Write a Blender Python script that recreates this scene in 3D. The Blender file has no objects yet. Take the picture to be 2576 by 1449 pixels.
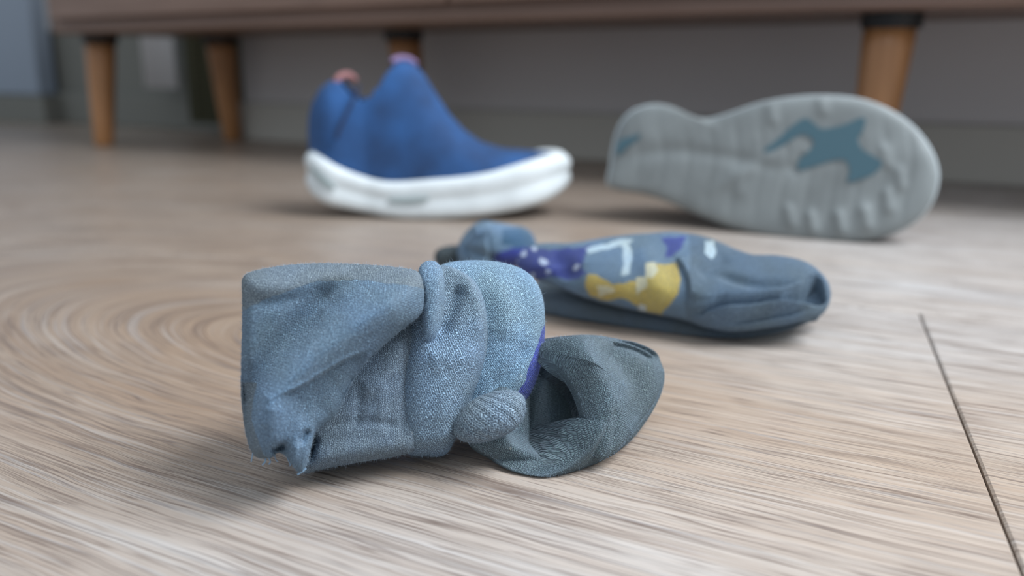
import bpy, bmesh, math, random
import numpy as np
from mathutils import Vector, Matrix

S = bpy.context.scene
COL = S.collection
rng = np.random.default_rng(7)
random.seed(7)

# ------------------------------------------------------------------ camera
F, YH, HC = 2250.0, 162.0, 0.115
TH = math.atan((724.5 - YH) / F)
cam = bpy.data.cameras.new('camera')
camo = bpy.data.objects.new('camera', cam)
COL.objects.link(camo)
camo.location = (0, 0, HC)
camo.rotation_euler = (math.pi / 2 - TH, 0, 0)
cam.sensor_width = 36
cam.lens = 36 * F / 2576
cam.clip_start = 0.01
cam.clip_end = 50
cam.dof.use_dof = True
cam.dof.focus_distance = 0.260
cam.dof.aperture_fstop = 6.6
S.camera = camo

# ------------------------------------------------------------------ light
W = bpy.data.worlds.new('world')
S.world = W
W.use_nodes = True
bg = W.node_tree.nodes['Background']
bg.inputs[0].default_value = (0.76, 0.88, 1.0, 1)
bg.inputs[1].default_value = 0.32


def area(name, loc, target, size, power, color):
    l = bpy.data.lights.new(name, 'AREA')
    l.shape = 'RECTANGLE'
    l.size, l.size_y = size
    l.energy = power
    l.color = color
    o = bpy.data.objects.new(name, l)
    COL.objects.link(o)
    o.location = loc
    o.rotation_euler = (Vector(target) - Vector(loc)).to_track_quat('-Z', 'Y').to_euler()
    return o


area('window_daylight', (1.0, 0.06, 1.30), (0.02, 0.33, 0), (1.0, 1.0), 22, (0.88, 0.94, 1.0))
area('added_fill', (-0.6, -1.8, 1.7), (0, 0.5, 0.0), (1.6, 1.4), 4.5, (0.92, 0.96, 1.0))  # unseen fill lamp, added to lift the darker sides

S.view_settings.view_transform = 'Standard'
S.view_settings.look = 'None'
S.view_settings.gamma = 1
S.view_settings.exposure = 1.22
S.view_settings.use_curve_mapping = False
S.cycles.use_denoising = True


# ------------------------------------------------------------------ measuring helpers
def ray(u, v):
    a = (np.asarray(u, float) - 1288) / F
    b = -(np.asarray(v, float) - 724.5) / F
    return np.stack([a, math.cos(TH) + b * math.sin(TH), -math.sin(TH) + b * math.cos(TH)], -1)


CAM = np.array([0, 0, HC])


def fl(u, v, z=0.0):
    d = ray(u, v)
    return d * ((z - HC) / d[..., 2])[..., None] + CAM


def ydist(u, v, y):
    d = ray(u, v)
    return d * (y / d[..., 1]) + CAM


def proj(X):
    q = np.asarray(X) - CAM
    z = q[..., 1] * math.cos(TH) - q[..., 2] * math.sin(TH)
    y = q[..., 1] * math.sin(TH) + q[..., 2] * math.cos(TH)
    return np.stack([1288 + F * q[..., 0] / z, 724.5 - F * y / z], -1)


def unit(v):
    v = np.asarray(v, float)
    return v / np.linalg.norm(v)


class Plane:
    def __init__(self, p, n):
        self.p = np.asarray(p, float)
        self.n = unit(n)
        if self.n[1] > 0:
            self.n = -self.n
        self.ex = unit(np.cross(self.n, [0, 0, -1.0]))
        self.ez = np.cross(self.ex, self.n)
        if self.ez[2] < 0:
            self.ez = -self.ez

    def at(self, u, v):
        d = ray(u, v)
        t = ((self.p - CAM) @ self.n) / (d @ self.n)
        return d * t[..., None] + CAM


def facing(u, v, p):
    return Plane(p, -ray(np.float64(u), np.float64(v)))


def plane3(a, b, c):
    a, b, c = [fl(np.float64(q[0]), np.float64(q[1]), q[2]) if len(q) == 3 and not isinstance(q, np.ndarray) else q for q in (a, b, c)]
    return Plane(a, np.cross(b - a, c - a))


# ------------------------------------------------------------------ object helpers
def link(name, me, mat=None, parent=None):
    o = bpy.data.objects.new(name, me)
    COL.objects.link(o)
    if mat is not None:
        me.materials.append(mat)
    if parent is not None:
        o.parent = parent
        o.matrix_parent_inverse = Matrix.Translation(-Vector(parent.matrix_basis.translation)) @ Matrix.Identity(4)
    return o


def tag(o, label=None, cat=None, group=None, kind=None):
    for k, v in (('label', label), ('category', cat), ('group', group), ('kind', kind)):
        if v:
            o[k] = v
    return o


def empty(name, loc, label, cat, group=None):
    o = bpy.data.objects.new(name, None)
    COL.objects.link(o)
    o.location = loc
    o.empty_display_size = 0.01
    return tag(o, label, cat, group)


def mesh_np(name, V, Fq, uv=None, col=None, smooth=True, tris=False):
    me = bpy.data.meshes.new(name)
    k = 3 if tris else 4
    Fq = np.asarray(Fq, np.int32)
    me.vertices.add(len(V))
    me.vertices.foreach_set('co', np.asarray(V, np.float32).ravel())
    me.loops.add(Fq.size)
    me.loops.foreach_set('vertex_index', Fq.ravel())
    me.polygons.add(len(Fq))
    me.polygons.foreach_set('loop_start', np.arange(len(Fq), dtype=np.int32) * k)
    me.polygons.foreach_set('loop_total', np.full(len(Fq), k, np.int32))
    if smooth:
        me.polygons.foreach_set('use_smooth', np.ones(len(Fq), bool))
    if uv is not None:
        l = me.uv_layers.new(name='UVMap')
        l.data.foreach_set('uv', np.asarray(uv, np.float32)[Fq.ravel()].ravel())
    if col is not None:
        a = me.color_attributes.new('tint', 'FLOAT_COLOR', 'POINT')
        a.data.foreach_set('color', np.asarray(col, np.float32).ravel())
    me.update(calc_edges=True)
    me.validate()
    return me


def bm_obj(name, bm, mat, parent=None, smooth=False):
    me = bpy.data.meshes.new(name)
    bm.normal_update()
    bm.to_mesh(me)
    bm.free()
    if smooth:
        me.polygons.foreach_set('use_smooth', np.ones(len(me.polygons), bool))
    return link(name, me, mat, parent)


def catmull(pts, n, closed=True):
    P = np.asarray(pts, float)
    m = len(P)
    if closed:
        idx = lambda i: P[i % m]
        segs = m
    else:
        idx = lambda i: P[min(max(i, 0), m - 1)]
        segs = m - 1
    out = []
    for i in range(segs):
        p0, p1, p2, p3 = idx(i - 1), idx(i), idx(i + 1), idx(i + 2)
        t = np.linspace(0, 1, 24, endpoint=False)[:, None]
        out.append(0.5 * (2 * p1 + (p2 - p0) * t + (2 * p0 - 5 * p1 + 4 * p2 - p3) * t ** 2 + (3 * p1 - p0 - 3 * p2 + p3) * t ** 3))
    Q = np.concatenate(out)
    Q = np.concatenate([Q, Q[:1] if closed else P[-1:]])
    L = np.concatenate([[0], np.cumsum(np.linalg.norm(np.diff(Q, axis=0), axis=1))])
    s = np.linspace(0, L[-1], n, endpoint=not closed)
    return np.stack([np.interp(s, L, Q[:, k]) for k in range(Q.shape[1])], 1)


def polydist(P, line):
    """nearest distance, signed side, and parameter (0..1) along an image polyline"""
    L = np.asarray(line, float)
    if len(L) > 2:
        L = catmull(L, 5 * len(L), closed=False)
    seg = np.linalg.norm(np.diff(L, axis=0), axis=1)
    cum = np.concatenate([[0], np.cumsum(seg)])
    best = np.full(len(P), 1e9)
    sgn = np.zeros(len(P))
    par = np.zeros(len(P))
    for i in range(len(L) - 1):
        a, b = L[i], L[i + 1]
        ab = b - a
        t = np.clip(((P - a) @ ab) / (ab @ ab), 0, 1)
        q = P - (a + t[:, None] * ab)
        d = np.hypot(q[:, 0], q[:, 1])
        m = d < best
        best[m] = d[m]
        cr = ab[0] * (P[:, 1] - a[1]) - ab[1] * (P[:, 0] - a[0])
        sgn[m] = np.sign(cr[m])
        par[m] = (cum[i] + t[m] * seg[i]) / cum[-1]
    return best, sgn, par


def inside(P, poly):
    poly = np.asarray(poly, float)
    x, y = P[:, 0], P[:, 1]
    r = np.zeros(len(P), bool)
    j = len(poly) - 1
    for i in range(len(poly)):
        xi, yi = poly[i]
        xj, yj = poly[j]
        c = ((yi > y) != (yj > y)) & (x < (xj - xi) * (y - yi) / (yj - yi + 1e-12) + xi)
        r ^= c
        j = i
    return r


def wob(P, scale, seed, octs=3):
    """smooth pseudo noise from summed sines"""
    r = np.random.default_rng(seed)
    o = np.zeros(len(P))
    for k in range(octs * 4):
        f = scale * 2 ** (k // 4)
        a = r.uniform(0, 2 * math.pi)
        o += np.sin((P[:, 0] * math.cos(a) + P[:, 1] * math.sin(a)) * f + r.uniform(0, 6.3)) / 2 ** (k // 4)
    return o / 4


MM = 0.001
ALL_FRONT = {}


def lobe(name, outline, center, plane, tf, tb, mat, parent, strokes=(), paint=(), base=(1, 1, 1), N=260, K=110,
         pw=2.6, knit=0.0, cell=0.9, jag=0.0, lowz=0.0004, seed=1, wobble=0.4, store=None, ex=0.5, bend=None, draped=False):
    """A stuffed or folded cloth body: an outline at its own depth, swollen to the front and back,
    with ridges, grooves and overlaps pressed into the front."""
    O = catmull(outline, N)
    if jag:
        O = O + rng.normal(0, jag, O.shape)
    c = np.asarray(center, float)
    rho = np.sin(np.linspace(0, 1, K) * math.pi / 2) ** 0.9
    rho = rho / rho[-1]
    P = (c + (O[None] - c) * rho[:, None, None]).reshape(-1, 2)
    R = np.repeat(rho, N)
    prof = np.clip(1 - R ** pw, 0, 1) ** ex
    D = tf * prof
    P0 = P
    if draped:      # where the swollen surface, not the flat outline, carries each fold and print
        P = proj(plane.at(P[:, 0], P[:, 1]) + plane.n * D[:, None])
    edge = np.clip((1 - R) / 0.06, 0, 1)
    edge = edge * edge * (3 - 2 * edge)
    D = D + wobble * MM * wob(P, 0.02, seed) * edge
    for st in strokes:
        kind, line, w, amp = st[:4]
        keep = st[4] if len(st) > 4 else 0
        e = edge if not keep else np.clip((1 - R) / 0.015, 0, 1)
        if kind == 'g':
            d, _, t = polydist(P, line)
            tp = np.clip(np.minimum(t, 1 - t) * 4 + 0.3, 0, 1) if len(line) > 2 else 1.0
            D = D + amp * MM * tp * np.exp(-(d / w) ** 2) * e
        elif kind in ('r', 'l'):
            d, s, t = polydist(P, line)
            s = s * (1 if kind == 'r' else -1) * d
            tp = np.clip(np.minimum(t, 1 - t) * 7 + 0.1, 0, 1)
            D = D + amp * MM * tp / (1 + np.exp(-np.clip(s / 1.6, -30, 30))) * np.exp(-np.maximum(s, 0) / w) * e
            D = D - 0.35 * amp * MM * tp * np.exp(-(np.minimum(s, 0) / 7) ** 2) * (s < 0) * e
        elif kind == 'p':   # pressed-in region
            poly = catmull(line, 60)
            d, _, _ = polydist(P, np.concatenate([poly, poly[:1]]))
            s = np.where(inside(P, poly), d, -d)
            D = D + amp * MM / (1 + np.exp(-np.clip(s / w, -30, 30))) * e
    col = np.ones((len(P), 4))
    col[:, :3] = base
    jit = np.stack([wob(P, 0.11, 5, 2), wob(P, 0.11, 9, 2)], 1) * 3
    for poly, cc in paint:
        m = inside(P + jit, poly)
        col[m, :3] = cc
    P = P0
    X = plane.at(P[:, 0], P[:, 1])
    uvm = np.stack([(X - plane.p) @ plane.ex, (X - plane.p) @ plane.ez], 1)
    Xf = X + plane.n * D[:, None]
    # yarn keeps its length: stretch the UVs by the arc length of the swollen profile
    g2 = uvm.reshape(K, N, 2)
    D0 = (tf * prof).reshape(K, N)
    dp = np.linalg.norm(np.diff(g2, axis=0), axis=2)
    da = np.sqrt(dp ** 2 + np.diff(D0, axis=0) ** 2)
    rr = np.concatenate([np.zeros((1, N)), np.cumsum(da, axis=0)])
    dirs = g2[-1] - g2[0]
    dirs = dirs / (np.linalg.norm(dirs, axis=1, keepdims=True) + 1e-12)
    uvm = (g2[0][None] + dirs[None] * rr[:, :, None]).reshape(-1, 2)
    # back half
    Kb = 16
    rb = np.linspace(0, 1, Kb) ** 0.7
    Pb = (c + (O[None] - c) * rb[:, None, None]).reshape(-1, 2)
    Rb = np.repeat(rb, N)
    Xb0 = plane.at(Pb[:, 0], Pb[:, 1])
    uvb = np.stack([(Xb0 - plane.p) @ plane.ex, (Xb0 - plane.p) @ plane.ez], 1)
    Xb = Xb0 - plane.n * (tb * np.clip(1 - Rb ** 2.4, 0, 1) ** 0.5)[:, None]
    colb = np.ones((len(Pb), 4))
    colb[:, :3] = base
    V = np.concatenate([Xf, Xb])
    if bend is not None:      # the far end of the body recedes behind its neighbour
        uu = np.concatenate([P[:, 0], Pb[:, 0]])
        k = np.clip((bend[0] - uu) / bend[1], 0, 1)
        k = k * k * (3 - 2 * k) * bend[2] * np.clip(V[:, 2] / 0.010, 0, 1)
        dr = V - CAM
        V += dr / np.linalg.norm(dr, axis=1, keepdims=True) * k[:, None]
    V[:, 2] = np.maximum(V[:, 2], lowz + 0.0002 * np.sin(V[:, 0] * 900))
    uv = np.concatenate([uvm, uvb])
    C = np.concatenate([col, colb])
    i = np.arange(N)
    j = (i + 1) % N
    k = np.arange(K - 1)[:, None] * N
    Q1 = np.stack([k + i, k + j, k + N + j, k + N + i], -1).reshape(-1, 4)
    off = K * N
    k = np.arange(Kb - 1)[:, None] * N
    Q2 = np.stack([k + i, k + N + i, k + N + j, k + j], -1).reshape(-1, 4) + off
    # join rims: reuse front rim verts
    Q2 = np.where(Q2 >= off + (Kb - 1) * N, Q2 - (off + (Kb - 1) * N) + (K - 1) * N, Q2)
    Q = np.concatenate([Q1, Q2])
    # orientation check against plane normal
    a = np.linalg.norm(Q, axis=1)
    v0, v1, v2 = V[Q1[len(Q1) // 2, 0]], V[Q1[len(Q1) // 2, 1]], V[Q1[len(Q1) // 2, 2]]
    if np.cross(v1 - v0, v2 - v0) @ plane.n < 0:
        Q = Q[:, ::-1]
    ca, sa = math.cos(math.radians(knit)), math.sin(math.radians(knit))
    uv = np.stack([uv[:, 0] * ca + uv[:, 1] * sa, -uv[:, 0] * sa + uv[:, 1] * ca], 1)
    uv = uv / (cell * MM)
    org = np.array(parent.location) if parent is not None else np.zeros(3)
    me = mesh_np(name, V - org, Q, uv, C)
    o = bpy.data.objects.new(name, me)
    COL.objects.link(o)
    me.materials.append(mat)
    if parent is not None:
        o.parent = parent
    if store is not None:
        store.append((V[:K * N].reshape(K, N, 3), C[:K * N].reshape(K, N, 4), plane.n, P.reshape(K, N, 2)))
    return o


# ------------------------------------------------------------------ node helpers
class NT:
    def __init__(self, name):
        self.m = bpy.data.materials.new(name)
        self.m.use_nodes = True
        self.t = self.m.node_tree
        self.b = self.t.nodes['Principled BSDF']

    def n(self, typ, **kw):
        x = self.t.nodes.new(typ)
        for k, v in kw.items():
            setattr(x, k, v)
        return x

    def set(self, sock, v):
        if isinstance(v, bpy.types.NodeSocket):
            self.t.links.new(v, sock)
        elif v is not None:
            sock.default_value = v

    def math(self, op, a, b=None, c=None, clamp=False):
        x = self.n('ShaderNodeMath', operation=op, use_clamp=clamp)
        self.set(x.inputs[0], a)
        if b is not None:
            self.set(x.inputs[1], b)
        if c is not None:
            self.set(x.inputs[2], c)
        return x.outputs[0]

    def noise(self, vec, scale, detail=3, rough=0.5):
        x = self.n('ShaderNodeTexNoise')
        if vec is not None:
            self.set(x.inputs['Vector'], vec)
        x.inputs['Scale'].default_value = scale
        x.inputs['Detail'].default_value = detail
        x.inputs['Roughness'].default_value = rough
        return x.outputs['Fac']

    def comb(self, x, y, z=0.0):
        c = self.n('ShaderNodeCombineXYZ')
        for i, v in enumerate((x, y, z)):
            self.set(c.inputs[i], v)
        return c.outputs[0]

    def sep(self, v):
        s = self.n('ShaderNodeSeparateXYZ')
        self.set(s.inputs[0], v)
        return s.outputs

    def mix(self, f, a, b, mode='MIX'):
        x = self.n('ShaderNodeMix', data_type='RGBA', blend_type=mode)
        self.set(x.inputs['Factor'], f)
        for k, v in (('A', a), ('B', b)):
            s = [q for q in x.inputs if q.name == k and q.type == 'RGBA'][0]
            if isinstance(v, tuple):
                v = (*v[:3], 1)
            self.set(s, v)
        return [q for q in x.outputs if q.type == 'RGBA'][0]

    def ramp(self, f, stops):
        x = self.n('ShaderNodeValToRGB')
        self.set(x.inputs[0], f)
        e = x.color_ramp.elements
        while len(e) < len(stops):
            e.new(0.5)
        for k, (p, c) in enumerate(stops):
            e[k].position = p
            c = (c, c, c) if isinstance(c, (int, float)) else c
            e[k].color = (*c, 1)
        return x.outputs[0]

    def bump(self, h, strength, dist, normal=None):
        x = self.n('ShaderNodeBump')
        x.inputs['Strength'].default_value = strength
        x.inputs['Distance'].default_value = dist
        self.set(x.inputs['Height'], h)
        if normal is not None:
            self.set(x.inputs['Normal'], normal)
        return x.outputs[0]


def plain(name, color, rough=0.6, spec=0.4, noise=None, bump=0.0):
    t = NT(name)
    t.b.inputs['Roughness'].default_value = rough
    t.b.inputs['Specular IOR Level'].default_value = spec
    if noise:
        sc, amt = noise
        tc = t.n('ShaderNodeTexCoord')
        f = t.noise(tc.outputs['Object'], sc, 4)
        dark = tuple(c * (1 - amt) for c in color)
        lite = tuple(min(1, c * (1 + amt)) for c in color)
        t.set(t.b.inputs['Base Color'], t.ramp(f, [(0.3, dark), (0.7, lite)]))
        if bump:
            t.set(t.b.inputs['Normal'], t.bump(f, 0.6, bump))
    else:
        t.b.inputs['Base Color'].default_value = (*color, 1)
    return t.m


def knit_mat(name, fuzzy=0.5, contrast=1.0, rib=0.0):
    """stockinette stitches from the UV grid, in heather yarn coloured by the 'tint' attribute"""
    t = NT(name)
    uvn = t.n('ShaderNodeUVMap')
    uvn.uv_map = 'UVMap'
    u, v, _ = t.sep(uvn.outputs[0])
    wn = t.noise(uvn.outputs[0], 0.35, 3)
    wv = t.math('MULTIPLY', t.math('SUBTRACT', wn, 0.5), 1.5)
    u2 = t.math('ADD', u, wv)
    jn = t.noise(uvn.outputs[0], 1.7, 2)
    v2 = t.math('ADD', t.math('MULTIPLY', v, 1.45), t.math('ADD', wv, t.math('MULTIPLY', jn, 0.8)))
    fu = t.math('FRACT', u2)
    a = t.math('ABSOLUTE', t.math('SUBTRACT', t.math('MULTIPLY', fu, 2.0), 1.0))
    tt = t.math('FRACT', t.math('SUBTRACT', v2, t.math('MULTIPLY', a, 0.85)))
    leg = t.math('SUBTRACT', t.math('MULTIPLY', a, 2.0), 1.0)
    hl = t.math('SUBTRACT', 1.0, t.math('MULTIPLY', leg, leg))
    hr = t.math('SINE', t.math('MULTIPLY', tt, math.pi))
    h = t.math('MULTIPLY', t.math('POWER', t.math('MAXIMUM', hl, 0.001), 0.6), t.math('POWER', t.math('MAXIMUM', hr, 0.001), 0.7))
    # fibres inside the yarn and stray fuzz
    fib = t.noise(t.comb(t.math('MULTIPLY', u2, 7.0), t.math('MULTIPLY', v2, 2.2)), 1.0, 4, 0.7)
    fz = t.noise(uvn.outputs[0], 2.6, 5, 0.75)
    hh = t.math('ADD', t.math('MULTIPLY', h, 1.0), t.math('ADD', t.math('MULTIPLY', fib, 0.45), t.math('MULTIPLY', fz, fuzzy)))
    if rib:
        rb = t.math('SINE', t.math('MULTIPLY', u, math.pi))
        hh = t.math('ADD', hh, t.math('MULTIPLY', rb, rib))
    nrm = t.bump(hh, min(1.0, 0.95 * contrast), 0.00060)
    t.set(t.b.inputs['Normal'], nrm)
    at = t.n('ShaderNodeAttribute')
    at.attribute_name = 'tint'
    tint = at.outputs['Color']
    # heather: light and dark fibres spun together, with groove shade and stitch highlights painted by height
    hea = t.noise(t.comb(t.math('MULTIPLY', u2, 1.6), t.math('MULTIPLY', v2, 1.1), 3.0), 1.0, 5, 0.72)
    hcol = t.ramp(hea, [(0.30, (0.40, 0.42, 0.45)), (0.50, (1.0, 1.0, 1.0)), (0.68, (2.1, 2.0, 1.85))])
    c = t.mix(1.0, tint, hcol, 'MULTIPLY')
    yarn = t.ramp(h, [(0.10, (0.15, 0.17, 0.21)), (0.50, (0.82, 0.84, 0.88)), (0.9, (1.65, 1.62, 1.58))])  # painted groove shade and stitch highlights, not a yarn colour
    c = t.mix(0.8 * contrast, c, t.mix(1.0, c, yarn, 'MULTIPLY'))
    big = t.noise(uvn.outputs[0], 0.045, 3)
    c = t.mix(1.0, c, t.ramp(big, [(0.35, (0.95, 0.90, 0.80)), (0.65, (1.02, 1.06, 1.12))]), 'MULTIPLY')
    # pale lint specks caught in the knit
    vo = t.n('ShaderNodeTexVoronoi')
    t.set(vo.inputs['Vector'], uvn.outputs[0])
    vo.inputs['Scale'].default_value = 0.10
    sp = t.math('LESS_THAN', vo.outputs['Distance'], 0.045)
    c = t.mix(t.math('MULTIPLY', sp, 0.3), c, (0.62, 0.62, 0.55))
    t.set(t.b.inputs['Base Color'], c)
    t.b.inputs['Roughness'].default_value = 0.95
    t.b.inputs['Specular IOR Level'].default_value = 0.12
    t.b.inputs['Sheen Weight'].default_value = 0.35
    t.b.inputs['Sheen Roughness'].default_value = 0.5
    t.b.inputs['Sheen Tint'].default_value = (0.72, 0.85, 1.0, 1)
    return t.m


# ------------------------------------------------------------------ floor
PL = math.radians(-18.5)             # plank direction
GD = math.radians(-29)               # grain direction seen in the near plank


def floor_mat(name='whitewashed_oak', seed=0.0):
    t = NT(name)
    tc = t.n('ShaderNodeTexCoord')
    gx, gy, gz = t.sep(tc.outputs['Object'])
    oi = t.n('ShaderNodeObjectInfo')
    rnd = t.math('MULTIPLY', oi.outputs['Random'], 7.0)
    ca, sa = math.cos(GD), math.sin(GD)
    l = t.math('ADD', t.math('MULTIPLY', gx, ca), t.math('MULTIPLY', gy, sa))
    c = t.math('ADD', t.math('MULTIPLY', gx, -sa), t.math('MULTIPLY', gy, ca))
    # cathedral figure: apex left of the bundled sock
    A = fl(np.float64(950), np.float64(880))
    l0 = A[0] * ca + A[1] * sa
    c0 = -A[0] * sa + A[1] * ca
    ws = t.noise(t.comb(t.math('MULTIPLY', l, 14.0), t.math('MULTIPLY', c, 26.0), rnd), 1.0, 3)
    cc = t.math('SUBTRACT', c, c0)
    cc = t.math('ADD', cc, t.math('MULTIPLY', t.math('SUBTRACT', ws, 0.5), 0.006))
    ll = t.math('MAXIMUM', t.math('SUBTRACT', l0, l), 0.0)
    ll = t.math('MULTIPLY', ll, 0.42)
    p = t.math('SQRT', t.math('ADD', t.math('MULTIPLY', cc, cc), t.math('MULTIPLY', ll, ll)))
    # growth bands ~5 mm
    bandn = t.noise(t.comb(t.math('MULTIPLY', p, 240.0), t.math('MULTIPLY', l, 5.0), rnd), 1.0, 2, 0.5)
    # pores: thin and long
    por = t.noise(t.comb(t.math('MULTIPLY', p, 900.0), t.math('MULTIPLY', l, 22.0), rnd), 1.0, 3, 0.6)
    fine = t.noise(t.comb(t.math('MULTIPLY', p, 2600.0), t.math('MULTIPLY', l, 90.0), rnd), 1.0, 2, 0.6)
    big = t.noise(t.comb(t.math('MULTIPLY', c, 14.0), t.math('MULTIPLY', l, 6.0), rnd), 1.0, 3)
    n1 = t.noise(t.comb(t.math('MULTIPLY', p, 430.0), t.math('MULTIPLY', l, 7.0), rnd), 1.0, 1, 0.5)
    n2 = t.noise(t.comb(t.math('MULTIPLY', p, 900.0), t.math('MULTIPLY', l, 16.0), rnd), 1.0, 1, 0.5)
    l1 = t.ramp(t.math('ABSOLUTE', t.math('SUBTRACT', n1, 0.5)), [(0.0, 1.0), (0.035, 0.0)])
    l2 = t.ramp(t.math('ABSOLUTE', t.math('SUBTRACT', n2, 0.47)), [(0.0, 1.0), (0.045, 0.0)])
    n3 = t.noise(t.comb(t.math('MULTIPLY', p, 230.0), t.math('MULTIPLY', l, 3.0), t.math('ADD', rnd, 3.0)), 1.0, 1, 0.5)
    l3 = t.ramp(t.math('ABSOLUTE', t.math('SUBTRACT', n3, 0.5)), [(0.0, 1.0), (0.018, 0.0)])
    brk = t.ramp(t.noise(t.comb(t.math('MULTIPLY', p, 60.0), t.math('MULTIPLY', l, 30.0), rnd), 1.0, 2), [(0.36, 0.3), (0.52, 1.0)])
    col = t.ramp(bandn, [(0.30, (0.46, 0.400, 0.350)), (0.50, (0.495, 0.445, 0.40)), (0.70, (0.525, 0.49, 0.455))])
    col = t.mix(1.0, col, t.ramp(big, [(0.35, (0.95, 0.91, 0.88)), (0.65, (1.03, 1.04, 1.06))]), 'MULTIPLY')
    # the heart of the figure is warmer, browner wood
    col = t.mix(1.0, col, t.ramp(p, [(0.01, (0.90, 0.82, 0.74)), (0.14, (0.99, 1.02, 1.06))]), 'MULTIPLY')
    ln = t.math('ADD', t.math('MULTIPLY', l, 2.5), 1.0)
    col = t.mix(1.0, col, t.ramp(ln, [(0.42, (0.70, 0.60, 0.51)), (0.85, (1.0, 1.0, 1.0))]), 'MULTIPLY')
    col = t.mix(1.0, col, t.ramp(fine, [(0.3, (0.93, 0.93, 0.93)), (0.7, (1.05, 1.05, 1.05))]), 'MULTIPLY')
    pm = t.ramp(por, [(0.32, 1.0), (0.42, 0.0)])
    pmk = t.math('MAXIMUM', t.math('MULTIPLY', pm, 0.7), t.math('MAXIMUM', l3, t.math('MULTIPLY', brk, t.math('MAXIMUM', l1, t.math('MULTIPLY', l2, 0.8)))))
    col = t.mix(t.math('MULTIPLY', pmk, 0.9), col, (0.15, 0.11, 0.09))
    wl = t.ramp(t.noise(t.comb(t.math('MULTIPLY', p, 800.0), t.math('MULTIPLY', l, 14.0), rnd), 1.0, 2, 0.5), [(0.55, 0.0), (0.68, 1.0)])
    col = t.mix(t.math('MULTIPLY', wl, 0.18), col, (0.60, 0.61, 0.62))
    t.set(t.b.inputs['Base Color'], col)
    hgt = t.math('SUBTRACT', t.math('MULTIPLY', fine, 0.12), pmk)
    hgt = t.math('ADD', hgt, t.math('MULTIPLY', bandn, 0.5))
    t.set(t.b.inputs['Normal'], t.bump(hgt, 0.4, 0.00022))
    t.b.inputs['Roughness'].default_value = 0.34
    t.b.inputs['Specular IOR Level'].default_value = 0.42
    return t.m


FM = floor_mat()
GAP = plain('dark_joint', (0.05, 0.045, 0.04), 0.9)
bm = bmesh.new()
bmesh.ops.create_grid(bm, x_segments=1, y_segments=1, size=3.0)
bmesh.ops.translate(bm, verts=bm.verts, vec=(0, 1.5, -0.0022))
floor = bm_obj('floor', bm, GAP)
tag(floor, kind='structure', label='pale whitewashed oak plank floor with thin dark joints')

J = fl(np.float64(2312), np.float64(785))     # corner where the end joint meets the long joint
pd = np.array([math.cos(PL), math.sin(PL), 0])
pn = np.array([-math.sin(PL), math.cos(PL), 0])
PW, PLN = 0.42, 1.30


def plank(s0, s1, t0, t1):
    g = 0.0004
    s0, s1, t0, t1 = s0 + g, s1 - g, t0 + g, t1 - g
    b = 0.0007
    bm = bmesh.new()
    ring = lambda e, z: [bm.verts.new(Vector(J + pd * a + pn * c) + Vector((0, 0, z))) for a, c in
                         ((s0 + e, t0 + e), (s1 - e, t0 + e), (s1 - e, t1 - e), (s0 + e, t1 - e))]
    top, mid, low = ring(b, 0), ring(0, -0.0006), ring(0, -0.0021)
    bm.faces.new(top)
    for a, c in ((top, mid), (mid, low)):
        for i in range(4):
            bm.faces.new((a[i], c[i], c[(i + 1) % 4], a[(i + 1) % 4]))
    return bm_obj('plank', bm, FM, floor)


# near row: joint ends at J; then rows behind and in front
for row, offs in ((0, 0.0), (1, 0.62), (2, 0.25), (3, 0.9), (4, 0.45), (5, 0.1), (6, 0.7), (7, 0.3), (8, 0.85), (-2, 0.7), (-3, 0.2)):
    # row 0 lies in front of the long joint (towards the camera), row 1 behind it
    t1 = PW * row if row > 0 else (0.0 if row == 0 else PW * (row + 1))
    t0 = t1 - PW
    s = offs - 2 * PLN
    while s < 2.4:
        plank(s, s + PLN, t0, t1)
        s += PLN

# ------------------------------------------------------------------ wall and background
FLg = fl(np.float64(262), np.float64(366))
d_ = np.array([math.cos(math.radians(-31.7)), math.sin(math.radians(-31.7)), 0])
n_ = np.array([-d_[1], d_[0], 0])


def bw(a, n, z=0.0):
    """point in the frame of the bench: a along it, n towards the wall"""
    p = FLg + d_ * a + n_ * n
    return Vector((p[0], p[1], z))


def box_dn(bm, a0, a1, n0, n1, z0, z1, bev=0.0):
    vs = [bm.verts.new(bw(a, n, z)) for z in (z0, z1) for a, n in ((a0, n0), (a1, n0), (a1, n1), (a0, n1))]
    fs = [(3, 2, 1, 0), (4, 5, 6, 7), (0, 1, 5, 4), (1, 2, 6, 5), (2, 3, 7, 6), (3, 0, 4, 7)]
    faces = [bm.faces.new([vs[i] for i in f]) for f in fs]
    if bev:
        es = list({e for f in faces for e in f.edges})
        bmesh.ops.bevel(bm, geom=es, offset=bev, segments=3, affect='EDGES', profile=0.5)
    return faces


def along_at(u, n):
    """bench coordinate a where the vertical line over pixel column u crosses offset n (at mid height)"""
    d = ray(np.float64(u), np.float64(200))
    # solve FLg + d_*a + n_*n = t*d in xy
    A = np.array([[d[0], -d_[0]], [d[1], -d_[1]]])
    b = FLg[:2] + n_[:2] * n
    t, a = np.linalg.solve(A, b)
    return a


WN = 0.192
wallm = plain('grey_wall_paint', (0.52, 0.485, 0.475), 0.85, 0.2, (3, 0.04))
basem = plain('grey_baseboard_paint', (0.40, 0.375, 0.335), 0.6, 0.3)
greenm = plain('grey_green_paint', (0.17, 0.165, 0.145), 0.7, 0.3)
doorm = plain('pale_blue_grey_door_paint', (0.24, 0.275, 0.33), 0.5, 0.3)

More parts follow.
